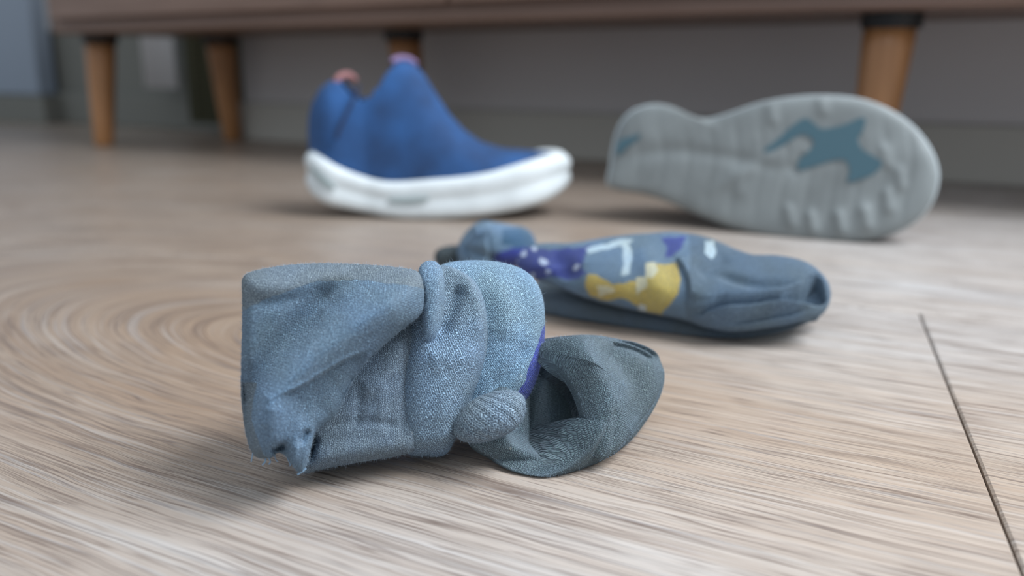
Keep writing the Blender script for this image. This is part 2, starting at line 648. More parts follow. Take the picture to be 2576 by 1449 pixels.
a_w0 = along_at(612, WN)
bm = bmesh.new()
box_dn(bm, a_w0, 3.2, WN, WN + 0.12, 0, 2.6)
tag(bm_obj('wall_back', bm, wallm), kind='structure', label='plain grey wall behind the bench')
bm = bmesh.new()
box_dn(bm, -4.5, a_w0, WN + 0.10, WN + 0.2, 0, 2.6)
tag(bm_obj('wall_left', bm, greenm), kind='structure', label='darker grey green wall recess at the left')
bm = bmesh.new()
box_dn(bm, a_w0 - 0.004, 3.2, WN - 0.014, WN, 0, 0.058, 0.003)
tag(bm_obj('baseboard_back', bm, basem), kind='structure')
a_d1 = along_at(118, WN + 0.07)
bm = bmesh.new()
box_dn(bm, a_d1, a_w0, WN + 0.085, WN + 0.10, 0, 0.06, 0.003)
tag(bm_obj('baseboard_left', bm, greenm), kind='structure')
bm = bmesh.new()
box_dn(bm, -4.5, a_d1, WN + 0.05, WN + 0.09, 0.055, 2.1, 0.004)
door = bm_obj('door_1', bm, doorm)
tag(door, kind='structure', label='pale blue grey door at the far left')
bm = bmesh.new()
box_dn(bm, -4.5, a_d1 + 0.02, WN + 0.045, WN + 0.099, 0, 0.054, 0.002)
bm_obj('threshold', bm, greenm, door)


def curtain(u0, u1, n, z0, z1, mat, label, waves):
    a0, a1 = along_at(u0, n), along_at(u1, n)
    m = 60
    bm = bmesh.new()
    rows = []
    for th in (0, 1):
        for z in np.linspace(z0, z1, 9):
            r = []
            for i in range(m + 1):
                f = i / m
                w = 0.008 * math.sin(f * waves * 2 * math.pi + 0.4 * z) * (1 - 0.3 * z)
                r.append(bm.verts.new(bw(a0 + (a1 - a0) * f, n + w + th * 0.002, z)))
            rows.append(r)
    for th in (0, 9):
        for k in range(8):
            for i in range(m):
                q = (rows[th + k][i], rows[th + k][i + 1], rows[th + k + 1][i + 1], rows[th + k + 1][i])
                bm.faces.new(q if th == 0 else q[::-1])
    for i in range(m):
        bm.faces.new((rows[0][i + 1], rows[0][i], rows[9][i], rows[9][i + 1]))
    o = bm_obj('curtain', bm, mat, None, True)
    tag(o, label, 'curtain')
    return o


curtain(362, 450, WN + 0.03, 0.075, 1.9, plain('pale_curtain_cloth', (0.62, 0.60, 0.60), 0.9, 0.1), 'narrow pale grey curtain hanging behind the bench legs', 0.6)
curtain(470, 606, WN + 0.02, 0.02, 1.9, plain('olive_curtain_cloth', (0.135, 0.135, 0.09), 0.9, 0.1), 'dark olive curtain hanging behind the back left bench leg', 4)


# ------------------------------------------------------------------ bench
def wood_mat(name, c0, c1, rough=0.45, axis=0):
    t = NT(name)
    tc = t.n('ShaderNodeTexCoord')
    x, y, z = t.sep(tc.outputs['Object'])
    if axis == 2:
        v = t.comb(t.math('MULTIPLY', x, 160.0), t.math('MULTIPLY', y, 160.0), t.math('MULTIPLY', z, 9.0))
    else:
        al = t.math('ADD', t.math('MULTIPLY', x, float(d_[0])), t.math('MULTIPLY', y, float(d_[1])))
        v = t.comb(t.math('MULTIPLY', al, 5.0), 0.0, t.math('MULTIPLY', z, 90.0))
    f = t.noise(v, 1.0, 4, 0.6)
    t.set(t.b.inputs['Base Color'], t.ramp(f, [(0.3, c0), (0.7, c1)]))
    t.b.inputs['Roughness'].default_value = rough
    return t.m


UZ = 0.156          # underside height
walnut = wood_mat('walnut_board', (0.15, 0.087, 0.06), (0.22, 0.137, 0.103))
legw = wood_mat('oiled_beech', (0.27, 0.12, 0.045), (0.42, 0.20, 0.08), 0.4, 2)
blackm = plain('black_metal', (0.012, 0.012, 0.012), 0.5)
a_l = along_at(146, -0.045)
bench = empty('tv_bench', tuple(bw(0.5, 0.08, 0)), 'long low brown wooden bench on round tapered legs by the wall', 'bench')
bm = bmesh.new()
box_dn(bm, a_l, 2.1, -0.045, WN - 0.004, UZ, 0.46, 0.004)
bm_obj('body', bm, walnut, bench)
bm = bmesh.new()
box_dn(bm, a_l - 0.012, a_l, -0.047, WN - 0.005, UZ + 0.004, 0.462, 0.002)
e = bm_obj('end_panel', bm, plain('grey_edge_band', (0.24, 0.24, 0.25), 0.5), bench)
e['label'] = 'thin light grey end panel'
for a0, a1 in ((a_l + 0.02, 0.66), (0.664, 1.34), (1.344, 2.08)):
    bm = bmesh.new()
    box_dn(bm, a0, a1, -0.060, -0.0452, UZ + 0.018, 0.44, 0.002)
    dr = bm_obj('drawer_front', bm, walnut, bench)
    bm = bmesh.new()
    cm = (a0 + a1) / 2 if a0 > 0.3 else along_at(862, -0.062)
    bmesh.ops.create_cone(bm, cap_ends=True, segments=24, radius1=0.011, radius2=0.014, depth=0.016)
    bmesh.ops.rotate(bm, verts=bm.verts, cent=(0, 0, 0), matrix=Matrix.Rotation(math.pi / 2, 3, 'X'))
    bmesh.ops.rotate(bm, verts=bm.verts, cent=(0, 0, 0), matrix=Matrix.Rotation(math.radians(-31.7), 3, 'Z'))
    bmesh.ops.translate(bm, verts=bm.verts, vec=bw(cm, -0.068, 0.2165))
    k = bm_obj('knob', bm, plain('white_knob', (0.7, 0.66, 0.62), 0.4), dr, True)


def leg(a, n, splay=(0, 0)):
    """round tapered leg from a black mounting plate, foot on the floor at (a, n)"""
    top = bw(a + splay[0], n + splay[1], UZ)
    foot = bw(a, n, 0)
    bm = bmesh.new()
    m = 32
    prof = [(0.0, 0.0122), (0.004, 0.0138), (0.04, 0.0158), (0.09, 0.0185), (0.130, 0.0205), (0.146, 0.0208)]
    rings = []
    for z, r in prof:
        f = z / UZ
        c = foot.lerp(top, f)
        rings.append([bm.verts.new((c.x + r * math.cos(2 * math.pi * i / m), c.y + r * math.sin(2 * math.pi * i / m), z)) for i in range(m)])
    for k in range(len(rings) - 1):
        for i in range(m):
            bm.faces.new((rings[k][i], rings[k][(i + 1) % m], rings[k + 1][(i + 1) % m], rings[k + 1][i]))
    bm.faces.new(rings[0][::-1])
    bm.faces.new(rings[-1])
    o = bm_obj('leg', bm, legw, bench, True)
    bm = bmesh.new()
    bmesh.ops.create_cone(bm, cap_ends=True, segments=32, radius1=0.0235, radius2=0.0245, depth=0.012)
    bmesh.ops.translate(bm, verts=bm.verts, vec=(top.x, top.y, UZ - 0.0062))
    bm_obj('mounting_plate', bm, blackm, o)
    return o


BL = fl(np.float64(603), np.float64(352))
rel = BL - FLg
for a, n, sp in ((0.0, 0.0, (0.0, 0.012)), (float(rel @ d_), min(float(rel @ n_), 0.160), (0.010, -0.02)),
                 (along_at(1046, 0.11), 0.11, (-0.01, -0.01)), (along_at(2198, 0.0), 0.0, (0.008, 0.01)),
                 (1.98, 0.0, (-0.02, 0.01)), (1.95, 0.155, (-0.02, -0.02))):
    leg(a, n, sp)

# ------------------------------------------------------------------ blue slip-on shoe
kn_shoe = NT('blue_knit_upper')
tc = kn_shoe.n('ShaderNodeTexCoord')
f1 = kn_shoe.noise(tc.outputs['Object'], 28, 3)
f2 = kn_shoe.noise(tc.outputs['Object'], 900, 2)
cshoe = kn_shoe.ramp(f1, [(0.3, (0.010, 0.036, 0.105)), (0.7, (0.018, 0.085, 0.250))])
cshoe = kn_shoe.mix(1.0, cshoe, kn_shoe.ramp(f2, [(0.3, 0.8), (0.7, 1.15)]), 'MULTIPLY')
kn_shoe.set(kn_shoe.b.inputs['Base Color'], cshoe)
kn_shoe.set(kn_shoe.b.inputs['Normal'], kn_shoe.bump(f2, 0.5, 0.0005))
kn_shoe.b.inputs['Roughness'].default_value = 0.85
kn_shoe.b.inputs['Sheen Weight'].default_value = 0.12
kn_shoe.b.inputs['Sheen Tint'].default_value = (0.3, 0.55, 1, 1)
BLUE = kn_shoe.m
foam = plain('white_sole_foam', (0.66, 0.70, 0.71), 0.45, 0.4, (60, 0.06), 0.0003)
foam_grey = plain('grey_sole_foam', (0.30, 0.35, 0.35), 0.6)
pink = plain('salmon_trim_tape', (0.30, 0.14, 0.14), 0.8)
inner = plain('dark_blue_lining', (0.02, 0.03, 0.07), 0.9)

SY = 0.665     # depth of the near side of the sole
sx = lambda u, y=SY: ydist(np.float64(u), np.float64(400), y)[0]
HW = 0.042
SC = SY + HW    # centre plane depth


def zof(u, v, y):
    return ydist(np.float64(u), np.float64(v), y)[2]


shoe = empty('slip_on_shoe', (sx(1090), SC, 0), 'blue knit slip-on shoe standing upright on thick white sole', 'shoe', 'pair of kicked-off shoes')
# sole profile along the shoe, read on its near side: (u, v_top, v_bottom)
SP = [(735, 398, 478), (760, 385, 503), (800, 402, 520), (860, 432, 531), (910, 450, 541), (960, 460, 549), (1010, 459, 553),
      (1080, 452, 552), (1160, 445, 547), (1240, 432, 538), (1310, 412, 526), (1370, 396, 512), (1420, 392, 492), (1447, 410, 470)]
us = np.array([s[0] for s in SP], float)
xs = np.array([sx(u) for u in us])
zt = np.array([zof(u, a, SY) for u, a, b in SP])
zb = np.array([zof(u, b, SY) for u, a, b in SP])
zb = zb - zb.min() + 0.0003


def sm(x, xp, fp):
    xx = np.linspace(xp[0], xp[-1], 200)
    ff = np.interp(xx, xp, fp)
    k = np.hanning(15)
    k /= k.sum()
    fp2 = np.convolve(np.pad(ff, 7, mode='edge'), k, mode='valid')
    return np.interp(x, xx, fp2)


x0, x1 = xs[0], xs[-1]
Lx = x1 - x0


def halfw(s):
    """footprint half width at s in 0..1, narrow heel and wide ball"""
    base = 0.030 + 0.012 * np.clip((s - 0.25) / 0.4, 0, 1) ** 0.8 - 0.004 * np.clip((s - 0.8) / 0.2, 0, 1)
    e0 = np.sqrt(np.clip(1 - ((0.13 - s) / 0.13).clip(0, 1) ** 2, 0, 1))
    e1 = np.sqrt(np.clip(1 - ((s - 0.80) / 0.20).clip(0, 1) ** 2, 0, 1))
    return base * e0 * e1


def footring(m, inset):
    th = np.linspace(0, 2 * math.pi, m, endpoint=False)
    s = 0.5 - 0.5 * np.cos(th)
    side = np.where(th < math.pi, -1, 1)
    sn = inset / Lx + s * (1 - 2 * inset / Lx)
    w = np.maximum(halfw(s) - inset, 0)
    return x0 + sn * Lx, SC + side * w, sn


m = 160
rings = []
for f, ins in ((0.0, 0.012), (0.0, 0.005), (0.06, 0.0015), (0.2, 0.0), (0.42, 0.0012), (0.5, 0.0018), (0.58, 0.0008), (0.8, 0.0002), (0.93, 0.0015), (1.0, 0.005), (0.9, 0.014), (0.7, 0.024)):
    X, Y, s = footring(m, ins)
    a, b = sm(X, xs, zb), sm(X, xs, zt)
    rings.append(np.stack([X, Y, a + (b - a) * f], 1))


def rings_mesh(name, rings, mat, parent, caps=True):
    bm = bmesh.new()
    org = Vector(parent.location) if parent.location.length else Vector()
    rv = [[bm.verts.new(Vector(p) - org) for p in r] for r in rings]
    m = len(rv[0])
    for k in range(len(rv) - 1):
        for i in range(m):
            bm.faces.new((rv[k][i], rv[k][(i + 1) % m], rv[k + 1][(i + 1) % m], rv[k + 1][i]))
    if caps:
        bm.faces.new(rv[0][::-1])
        bm.faces.new(rv[-1])
    bmesh.ops.recalc_face_normals(bm, faces=bm.faces)
    me = bpy.data.meshes.new(name)
    bm.to_mesh(me)
    bm.free()
    me.polygons.foreach_set('use_smooth', np.ones(len(me.polygons), bool))
    o = bpy.data.objects.new(name, me)
    COL.objects.link(o)
    me.materials.append(mat)
    o.parent = parent
    return o


sole = rings_mesh('sole', rings, foam, shoe)


def strip(name, uv0, uv1, hh, mat, parent, depth=0.0012, n=18):
    """a long inlay following the near side wall of the sole"""
    pts = catmull([uv0, ((uv0[0] + uv1[0]) / 2, (uv0[1] + uv1[1]) / 2 + 3), uv1], n, closed=False)
    bm = bmesh.new()
    org = Vector(shoe.location)
    fr, bk = [], []
    for i, (u, v) in enumerate(pts):
        x = sx(u)
        s = (x - x0) / Lx
        y = SC - halfw(np.array([s]))[0]
        z = zof(u, v, SY) + 0.0012
        h = hh * math.sin(math.pi * (i + 0.6) / (n + 0.2)) ** 0.6
        fr.append([bm.verts.new(Vector((x, y - depth, z + q * h)) - org) for q in (-1, 1)])
        bk.append([bm.verts.new(Vector((x, y + 0.004, z + q * h)) - org) for q in (-1, 1)])
    for i in range(n - 1):
        bm.faces.new((fr[i][0], fr[i + 1][0], fr[i + 1][1], fr[i][1]))
        bm.faces.new((fr[i][1], fr[i + 1][1], bk[i + 1][1], bk[i][1]))
        bm.faces.new((fr[i + 1][0], fr[i][0], bk[i][0], bk[i + 1][0]))
    me = bpy.data.meshes.new(name)
    bm.to_mesh(me)
    bm.free()
    o = bpy.data.objects.new(name, me)
    COL.objects.link(o)
    me.materials.append(mat)
    o.parent = parent
    return o


a = strip('sole_groove', (762, 432), (830, 482), 0.0032, foam_grey, shoe)
a['label'] = 'grey green slot in the heel of the sole'
a = strip('sole_groove', (970, 512), (1075, 506), 0.0020, foam_grey, shoe)
a['label'] = 'grey slot in the middle of the sole'

# upper: arched sections along the shoe; top silhouette read on the centre plane
UP = [(778, 330), (783, 290), (795, 255), (815, 222), (840, 203), (868, 197), (895, 200), (925, 188), (955, 162), (985, 146), (1015, 144),
      (1045, 156), (1070, 185), (1095, 228), (1130, 285), (1170, 330), (1210, 358), (1260, 374), (1320, 380), (1370, 384), (1400, 392), (1412, 420)]
ux = np.array([sx(u, SC) for u, v in UP])
uz = np.array([zof(u, v, SC) for u, v in UP])
ns, nf = 120, 48
Xs = ux[0] + (ux[-1] - ux[0]) * (0.5 - 0.5 * np.cos(np.linspace(0.0, math.pi, ns)))
org = Vector(shoe.location)
bm = bmesh.new()
grid = []
for X in Xs:
    s = (X - x0) / Lx
    zs = sm(np.array([X]), xs, zt)[0] - 0.006
    zT = np.interp(X, ux, uz)
    w = max(halfw(np.array([s]))[0] - 0.0035, 0.001)
    e = min(1, math.sqrt(max(0, 1 - max(0, (0.16 - (X - ux[0]) / (ux[-1] - ux[0])) / 0.16) ** 2)) + 0.02)
    w *= e
    H = max(zT - zs, 0.002)
    row = []
    for j in range(nf + 1):
        ph = math.pi * j / nf
        cy = -math.cos(ph)
        ky = math.copysign(abs(cy) ** 0.75, cy)
        # the ankle narrows towards the top
        hz = math.sin(ph) ** 0.8
        row.append(bm.verts.new(Vector((X, SC + w * ky * (1 - 0.32 * min(1, H / 0.1) * hz * 0.6), zs + H * hz)) - org))
    grid.append(row)
for i in range(ns - 1):
    fx = (Xs[i] - ux[0]) / (ux[-1] - ux[0])
    for j in range(nf):
        t = abs((j + 0.5) / nf - 0.5) * 2
        op = 0.0
        if 0.13 < fx < 0.36:
            op = 0.5 * math.sin(math.pi * (fx - 0.13) / 0.23) ** 0.5
        if t < op:
            continue
        bm.faces.new((grid[i][j], grid[i][j + 1], grid[i + 1][j + 1], grid[i + 1][j]))
bmesh.ops.recalc_face_normals(bm, faces=bm.faces)
me = bpy.data.meshes.new('upper')
bm.to_mesh(me)
bm.free()
me.polygons.foreach_set('use_smooth', np.ones(len(me.polygons), bool))
up = bpy.data.objects.new('upper', me)
COL.objects.link(up)
me.materials.append(BLUE)
me.materials.append(inner)
up.parent = shoe
md = up.modifiers.new('thick', 'SOLIDIFY')
md.thickness = 0.0022
md.offset = -1


def tube(name, pts, r, mat, parent, n=10, org=None):
    P = catmull(pts, 24, closed=False)
    bm = bmesh.new()
    org = np.array(parent.location) if org is None else org
    rr = []
    for i in range(len(P)):
        t = unit(P[min(i + 1, len(P) - 1)] - P[max(i - 1, 0)])
        a = unit(np.cross(t, [0.1, 0.9, 0.2]))
        b = np.cross(t, a)
        q = r if not hasattr(r, '__call__') else r(i / (len(P) - 1))
        rr.append([bm.verts.new(P[i] - org + q * (a * math.cos(k * 2 * math.pi / n) + b * math.sin(k * 2 * math.pi / n))) for k in range(n)])
    for i in range(len(P) - 1):
        for k in range(n):
            bm.faces.new((rr[i][k], rr[i][(k + 1) % n], rr[i + 1][(k + 1) % n], rr[i + 1][k]))
    bm.faces.new(rr[0][::-1])
    bm.faces.new(rr[-1])
    bmesh.ops.recalc_face_normals(bm, faces=bm.faces)
    me = bpy.data.meshes.new(name)
    bm.to_mesh(me)
    bm.free()
    me.polygons.foreach_set('use_smooth', np.ones(len(me.polygons), bool))
    o = bpy.data.objects.new(name, me)
    COL.objects.link(o)
    me.materials.append(mat)
    o.parent = parent
    return o


Y3 = lambda u, v, y: np.array([*ydist(np.float64(u), np.float64(v), y)])
p = tube('pull_tab', [Y3(845, 208, SC - 0.006), Y3(858, 192, SC - 0.004), Y3(878, 190, SC), Y3(892, 202, SC + 0.004)], 0.0030, pink, shoe)
p['label'] = 'salmon pink heel pull tab'
p = tube('tongue_tab', [Y3(985, 155, SC - 0.012), Y3(1005, 147, SC - 0.008), Y3(1030, 150, SC - 0.004), Y3(1045, 162, SC)], 0.0026, plain('mauve_trim_tape', (0.20, 0.14, 0.26), 0.8), shoe)
p['label'] = 'mauve edge at the top of the tongue'
# seam between heel counter and side, a padded welt
yl = lambda u, k: SC - halfw(np.array([(sx(u) - x0) / Lx]))[0] * k
sb = tube('heel_seam', [Y3(905, 215, yl(905, .62)), Y3(885, 260, yl(885, .80)), Y3(860, 310, yl(860, .92)), Y3(845, 350, yl(845, .97))], 0.0012, inner, shoe)
sb['label'] = 'dark seam welt beside the heel'

# ------------------------------------------------------------------ shoe lying on its side, tread towards the camera
o0 = fl(np.float64(2150), np.float64(607), 0.0005)
yaw = math.radians(-27)
lean = math.radians(9)
ax = np.array([math.cos(yaw), math.sin(yaw), 0])
upv = np.array([0, 0, 1.0]) * math.cos(lean) + np.array([-math.sin(yaw), math.cos(yaw), 0]) * math.sin(lean)
PS = Plane(o0, np.cross(ax, upv))
shoe2 = empty('slip_on_shoe', tuple(o0 * [0.96, 1.05, 0]), 'fallen shoe on its side showing its grey tread with teal inserts', 'shoe', 'pair of kicked-off shoes')
SO = [(1538, 420), (1545, 370), (1560, 318), (1590, 282), (1640, 264), (1690, 268), (1735, 288), (1780, 300), (1840, 284), (1905, 262), (1980, 247), (2070, 241),
      (2160, 249), (2235, 276), (2295, 318), (2338, 372), (2358, 430), (2352, 485), (2325, 535), (2275, 575), (2205, 600), (2120, 609), (2030, 607),
      (1940, 597), (1850, 575), (1770, 545), (1690, 510), (1620, 488), (1560, 478), (1532, 462)]
treadm = plain('grey_rubber_tread', (0.195, 0.212, 0.212), 0.5, 0.4, (35, 0.16), 0.0006)
lite = plain('pale_rubber', (0.42, 0.47, 0.49), 0.45)
teal = plain('teal_rubber', (0.055, 0.115, 0.145), 0.5)
st = [('g', [(1560, 400), (1700, 380), (1850, 400), (1980, 430)], 18, -1.2)]
for k in range(12):       # curved siping grooves
    u = 1600 + k * 62
    st.append(('g', [(u, 300 + 20 * math.sin(k)), (u + 12, 400), (u - 6, 500), (u - 16, 580)], 8, -0.45))
for (u, v, w, a) in ((2180, 548, 16, 2.4), (2115, 560, 14, 2.2), (2045, 560, 13, 2.0), (1990, 545, 12, 1.6), (2235, 505, 16, 1.8), (2230, 395, 14, 1.5), (2265, 450, 14, 1.4), (1945, 285, 14, 1.3), (2070, 262, 14, 1.3), (1860, 460, 20, 1.0)):
    st.append(('g', [(u - 3, v - 18), (u + 4, v + 18)], w, a))
st.append(('g', [(1800, 480), (1900, 420), (1960, 390)], 16, 1.0))
st.append(('g', [(2020, 400), (2000, 425)], 14, -1.8))
so = lobe('outsole', SO, (1990, 420), PS, 0.005, 0.016, treadm, shoe2, strokes=st, pw=14, N=220, K=110, seed=3, wobble=0.5, lowz=0.0002)
# pale side wall of the midsole, a little wider than the tread at the toe
SO2 = [(1990 + (u - 1990) * 1.012, 420 + (v - 420) * 1.01) for u, v in SO]
PS2 = Plane(PS.p - PS.n * 0.010, PS.n)
lobe('midsole', SO2, (1990, 420), PS2, 0.010, 0.010, lite, shoe2, pw=9, N=160, K=40, seed=4, wobble=0.0, lowz=0.0002)


def inlay(name, poly, plane, off, th, mat, parent, label=None):
    Q = catmull(poly, len(poly) * 5)
    X = plane.at(Q[:, 0], Q[:, 1]) - np.array(parent.location)
    bm = bmesh.new()
    a = [bm.verts.new(x + plane.n * (off + th)) for x in X]
    b = [bm.verts.new(x + plane.n * (off - th)) for x in X]
    n = len(a)
    bm.faces.new(a)
    for i in range(n):
        bm.faces.new((a[i], b[i], b[(i + 1) % n], a[(i + 1) % n]))
    bmesh.ops.triangulate(bm, faces=[bm.faces[0]] if False else [f for f in bm.faces if len(f.verts) > 4])
    bmesh.ops.recalc_face_normals(bm, faces=bm.faces)
    me = bpy.data.meshes.new(name)
    bm.to_mesh(me)
    bm.free()
    o = bpy.data.objects.new(name, me)
    COL.objects.link(o)
    me.materials.append(mat)
    o.parent = parent
    if label:
        o['label'] = label
    return o


inlay('tread_insert', [(1926, 378), (1960, 352), (1995, 320), (2028, 300), (2050, 312), (2070, 326), (2120, 318), (2175, 298), (2172, 330), (2160, 352), (2172, 378),
                       (2205, 398), (2222, 412), (2200, 438), (2165, 452), (2135, 458), (2140, 430), (2128, 404), (2095, 405), (2050, 420), (2012, 428), (2015, 402), (2040, 380),
                       (2050, 356), (2020, 340), (1975, 366), (1940, 384)], PS, 0.005, 0.0007, teal, shoe2, 'jagged teal rubber insert under the ball')
inlay('tread_insert', [(1562, 358), (1590, 346), (1618, 340), (1606, 356), (1582, 372), (1560, 392)], PS, 0.005, 0.0007, teal, shoe2, 'small teal insert under the heel')
# rounded knit body of the fallen shoe behind its sole
UPO = [(1575, 420), (1590, 350), (1640, 300), (1720, 310), (1820, 310), (1930, 285), (2080, 268), (2200, 290), (2280, 345), (2320, 430), (2300, 510), (2220, 565), (2080, 585), (1930, 575), (1790, 535), (1650, 480), (1590, 460)]
PS3 = Plane(PS.p - PS.n * 0.016, PS.n)
o = lobe('upper', UPO, (1990, 420), PS3, 0.004, 0.062, BLUE, shoe2, N=120, K=24, seed=4, wobble=0.0, lowz=0.0003)

# ------------------------------------------------------------------ second sock, stretched out flat behind
KN = knit_mat('heather_knit', 0.5, 1.0)
KN_SOFT = knit_mat('soft_heather_knit', 0.8, 0.8)
KN_RIB = knit_mat('ribbed_heather_knit', 0.35, 1.15, 0.9)
KN_DARK = knit_mat('grey_green_knit', 0.3, 1.1)
c_sock = (0.145, 0.235, 0.35)
c_deep = (0.095, 0.150, 0.215)
c_grey = (0.085, 0.130, 0.150)
navy = (0.035, 0.05, 0.30)
yellow = (0.62, 0.47, 0.10)
white = (0.60, 0.76, 0.86)

sock2 = empty('sock', tuple(fl(np.float64(1700), np.float64(800)) * [1, 1.1, 0]), 'grey blue sock stretched flat with yellow, navy and white space print', 'sock', 'discarded pair of socks')
front2 = []
Pb = plane3((1500, 812, 0.001), (1850, 850, 0.001), (1800, 640, 0.024))
# lower layer
lobe('underside_layer', [(1330, 740), (1370, 700), (1460, 715), (1560, 760), (1700, 790), (1850, 770), (1980, 730), (2060, 690), (2088, 735), (2070, 790), (1990, 828),
                         (1900, 846), (1820, 850), (1720, 843), (1600, 826), (1480, 806), (1390, 790), (1335, 775)], (1720, 800), Pb, 0.006, 0.004, KN_DARK, sock2,
     strokes=[('g', [(1400, 770), (1600, 800), (1800, 830)], 22, 1.2)], base=(0.085, 0.12, 0.155), N=220, K=50, knit=12, seed=11, lowz=0.0004, store=front2)
Pt = plane3((1480, 770, 0.012), (1800, 835, 0.007), (1750, 610, 0.036))
prints = [
    ([(1735, 560), (1735, 680), (1722, 760), (1740, 860), (2120, 860), (2120, 560)], (0.105, 0.165, 0.235)),
    ([(1235, 618), (1300, 622), (1380, 625), (1440, 622), (1490, 618), (1470, 640), (1462, 672), (1475, 690), (1440, 700), (1400, 695), (1350, 700), (1300, 690), (1262, 668)], navy),
    ([(1662, 596), (1730, 595), (1712, 625), (1690, 648), (1672, 650), (1678, 622)], navy),
    ([(1478, 690), (1500, 692), (1520, 705), (1545, 715), (1580, 712), (1620, 700), (1650, 672), (1705, 662), (1712, 700), (1706, 740), (1690, 762), (1662, 792), (1640, 790),
      (1605, 770), (1570, 752), (1530, 758), (1490, 745), (1470, 720)], yellow),
    ([(1476, 626), (1520, 612), (1560, 602), (1592, 598), (1592, 608), (1560, 616), (1520, 628), (1484, 640)], white),
    ([(1552, 600), (1575, 600), (1588, 630), (1590, 660), (1582, 692), (1562, 694), (1570, 660), (1566, 630)], white),
    ([(1775, 605), (1795, 605), (1800, 632), (1788, 650), (1774, 640)], white),
    ([(1626, 672), (1650, 668), (1658, 690), (1640, 712), (1622, 700)], (0.75, 0.72, 0.5)),
    ([(1600, 700), (1625, 700), (1628, 730), (1604, 745)], (0.75, 0.72, 0.5)),
    ([(1500, 720), (1545, 722), (1550, 735), (1505, 745)], (0.75, 0.72, 0.5)),
    ([(1606, 765), (1625, 768), (1622, 782), (1604, 778)], (0.7, 0.75, 0.7)),
]
for (u, v, r) in ((1317, 638, 9), (1367, 658, 11), (1295, 655, 8), (1380, 685, 7), (1345, 628, 7), (1450, 668, 7), (1340, 690, 6)):
    prints.append(([(u + r * math.cos(k), v + r * math.sin(k)) for k in np.linspace(0, 6, 9)], (0.6, 0.7, 0.95)))
lobe('printed_top_layer', [(1300, 660), (1330, 628), (1400, 626), (1460, 620), (1540, 606), (1620, 599), (1700, 596), (1770, 606), (1830, 628), (1890, 655), (1950, 668), (2010, 668),
                           (2050, 680), (2078, 705), (2090, 738), (2080, 775), (2040, 800), (1960, 818), (1860, 830), (1790, 822), (1720, 800), (1650, 786), (1560, 768), (1460, 742), (1380, 708), (1320, 690)],
     (1700, 715), Pt, 0.012, 0.008, KN, sock2, paint=prints, base=c_sock, N=460, K=170, knit=8, seed=12, pw=3.0, draped=True, store=front2, wobble=0.6,
     strokes=[('p', [(1975, 752), (2020, 716), (2046, 694), (2060, 702), (2070, 740), (2066, 754), (2020, 760)], 3.5, -17, 1),
              ('r', [(1800, 745), (1880, 740), (1960, 730), (2030, 700)], 40, 3.6), ('r', [(1740, 790), (1850, 775), (1960, 765), (2060, 758)], 30, 4.0),
              ('g', [(1380, 640), (1420, 665), (1440, 700)], 26, -3), ('l', [(1700, 650), (1730, 700), (1735, 760)], 40, 3.0),
              ('g', [(1760, 700), (1800, 660), (1830, 640)], 24, -2.0), ('g', [(1850, 810), (1950, 790), (2040, 780)], 12, -2.5),
              ('r', [(1480, 775), (1600, 790), (1700, 800)], 20, -2), ('g', [(1600, 620), (1640, 680), (1650, 760)], 34, 2.5), ('g', [(1995, 750), (1900, 765), (1800, 775), (1740, 800)], 9, -4.5), ('g', [(2020, 778), (1900, 800), (1800, 818)], 8, -3.5), ('g', [(1990, 715), (1900, 715), (1800, 690)], 12, -2.5)])
# bunched cuff at the left end
Pc = facing(1230, 620, fl(np.float64(1230), np.float64(704)))
lobe('bunched_cuff', [(1150, 640), (1158, 605), (1185, 570), (1215, 556), (1250, 560), (1285, 566), (1318, 572), (1340, 590), (1350, 618), (1345, 650), (1300, 672), (1230, 680), (1170, 675)],
     (1245, 622), Pc, 0.018, 0.016, KN_SOFT, sock2, base=c_sock, N=160, K=60, knit=70, seed=13, store=front2,
     paint=[([(1240, 640), (1300, 620), (1360, 620), (1360, 690), (1250, 690)], navy), ([(1262, 580), (1310, 568), (1350, 590), (1355, 620), (1300, 625), (1262, 610)], (0.05, 0.12, 0.21))],
     strokes=[('r', [(1240, 560), (1225, 600), (1230, 640), (1225, 675)], 30, 4), ('g', [(1190, 590), (1215, 580), (1240, 575)], 14, 3), ('r', [(1200, 575), (1185, 620), (1190, 670)], 20, -3),
              ('g', [(1180, 630), (1240, 650)], 12, -3)])
Pc2 = facing(1140, 650, fl(np.float64(1130), np.float64(694)))
lobe('cuff_end', [(1092, 648), (1100, 628), (1130, 618), (1170, 620), (1190, 650), (1170, 678), (1120, 676), (1098, 668)], (1140, 648), Pc2, 0.008, 0.01, KN_DARK, sock2,
     base=(0.045, 0.06, 0.06), N=100, K=30, seed=14)

# ------------------------------------------------------------------ first sock, knotted up in the foreground
sock1 = empty('sock', tuple(fl(np.float64(980), np.float64(1150)) * [1, 1.12, 0]), 'bunched heather blue sock knotted up in the foreground', 'sock', 'discarded pair of socks')
front1 = []


def bodyplane(u, v, uf, vf, shift=0.0, yawd=0.0):
    p = fl(np.float64(uf), np.float64(vf))
    d = -ray(np.float64(u), np.float64(v))
    d = unit(d)
    c, s = math.cos(math.radians(yawd)), math.sin(math.radians(yawd))
    d = np.array([c * d[0] - s * d[1], s * d[0] + c * d[1], d[2]])
    return Plane(p - d * shift, d)


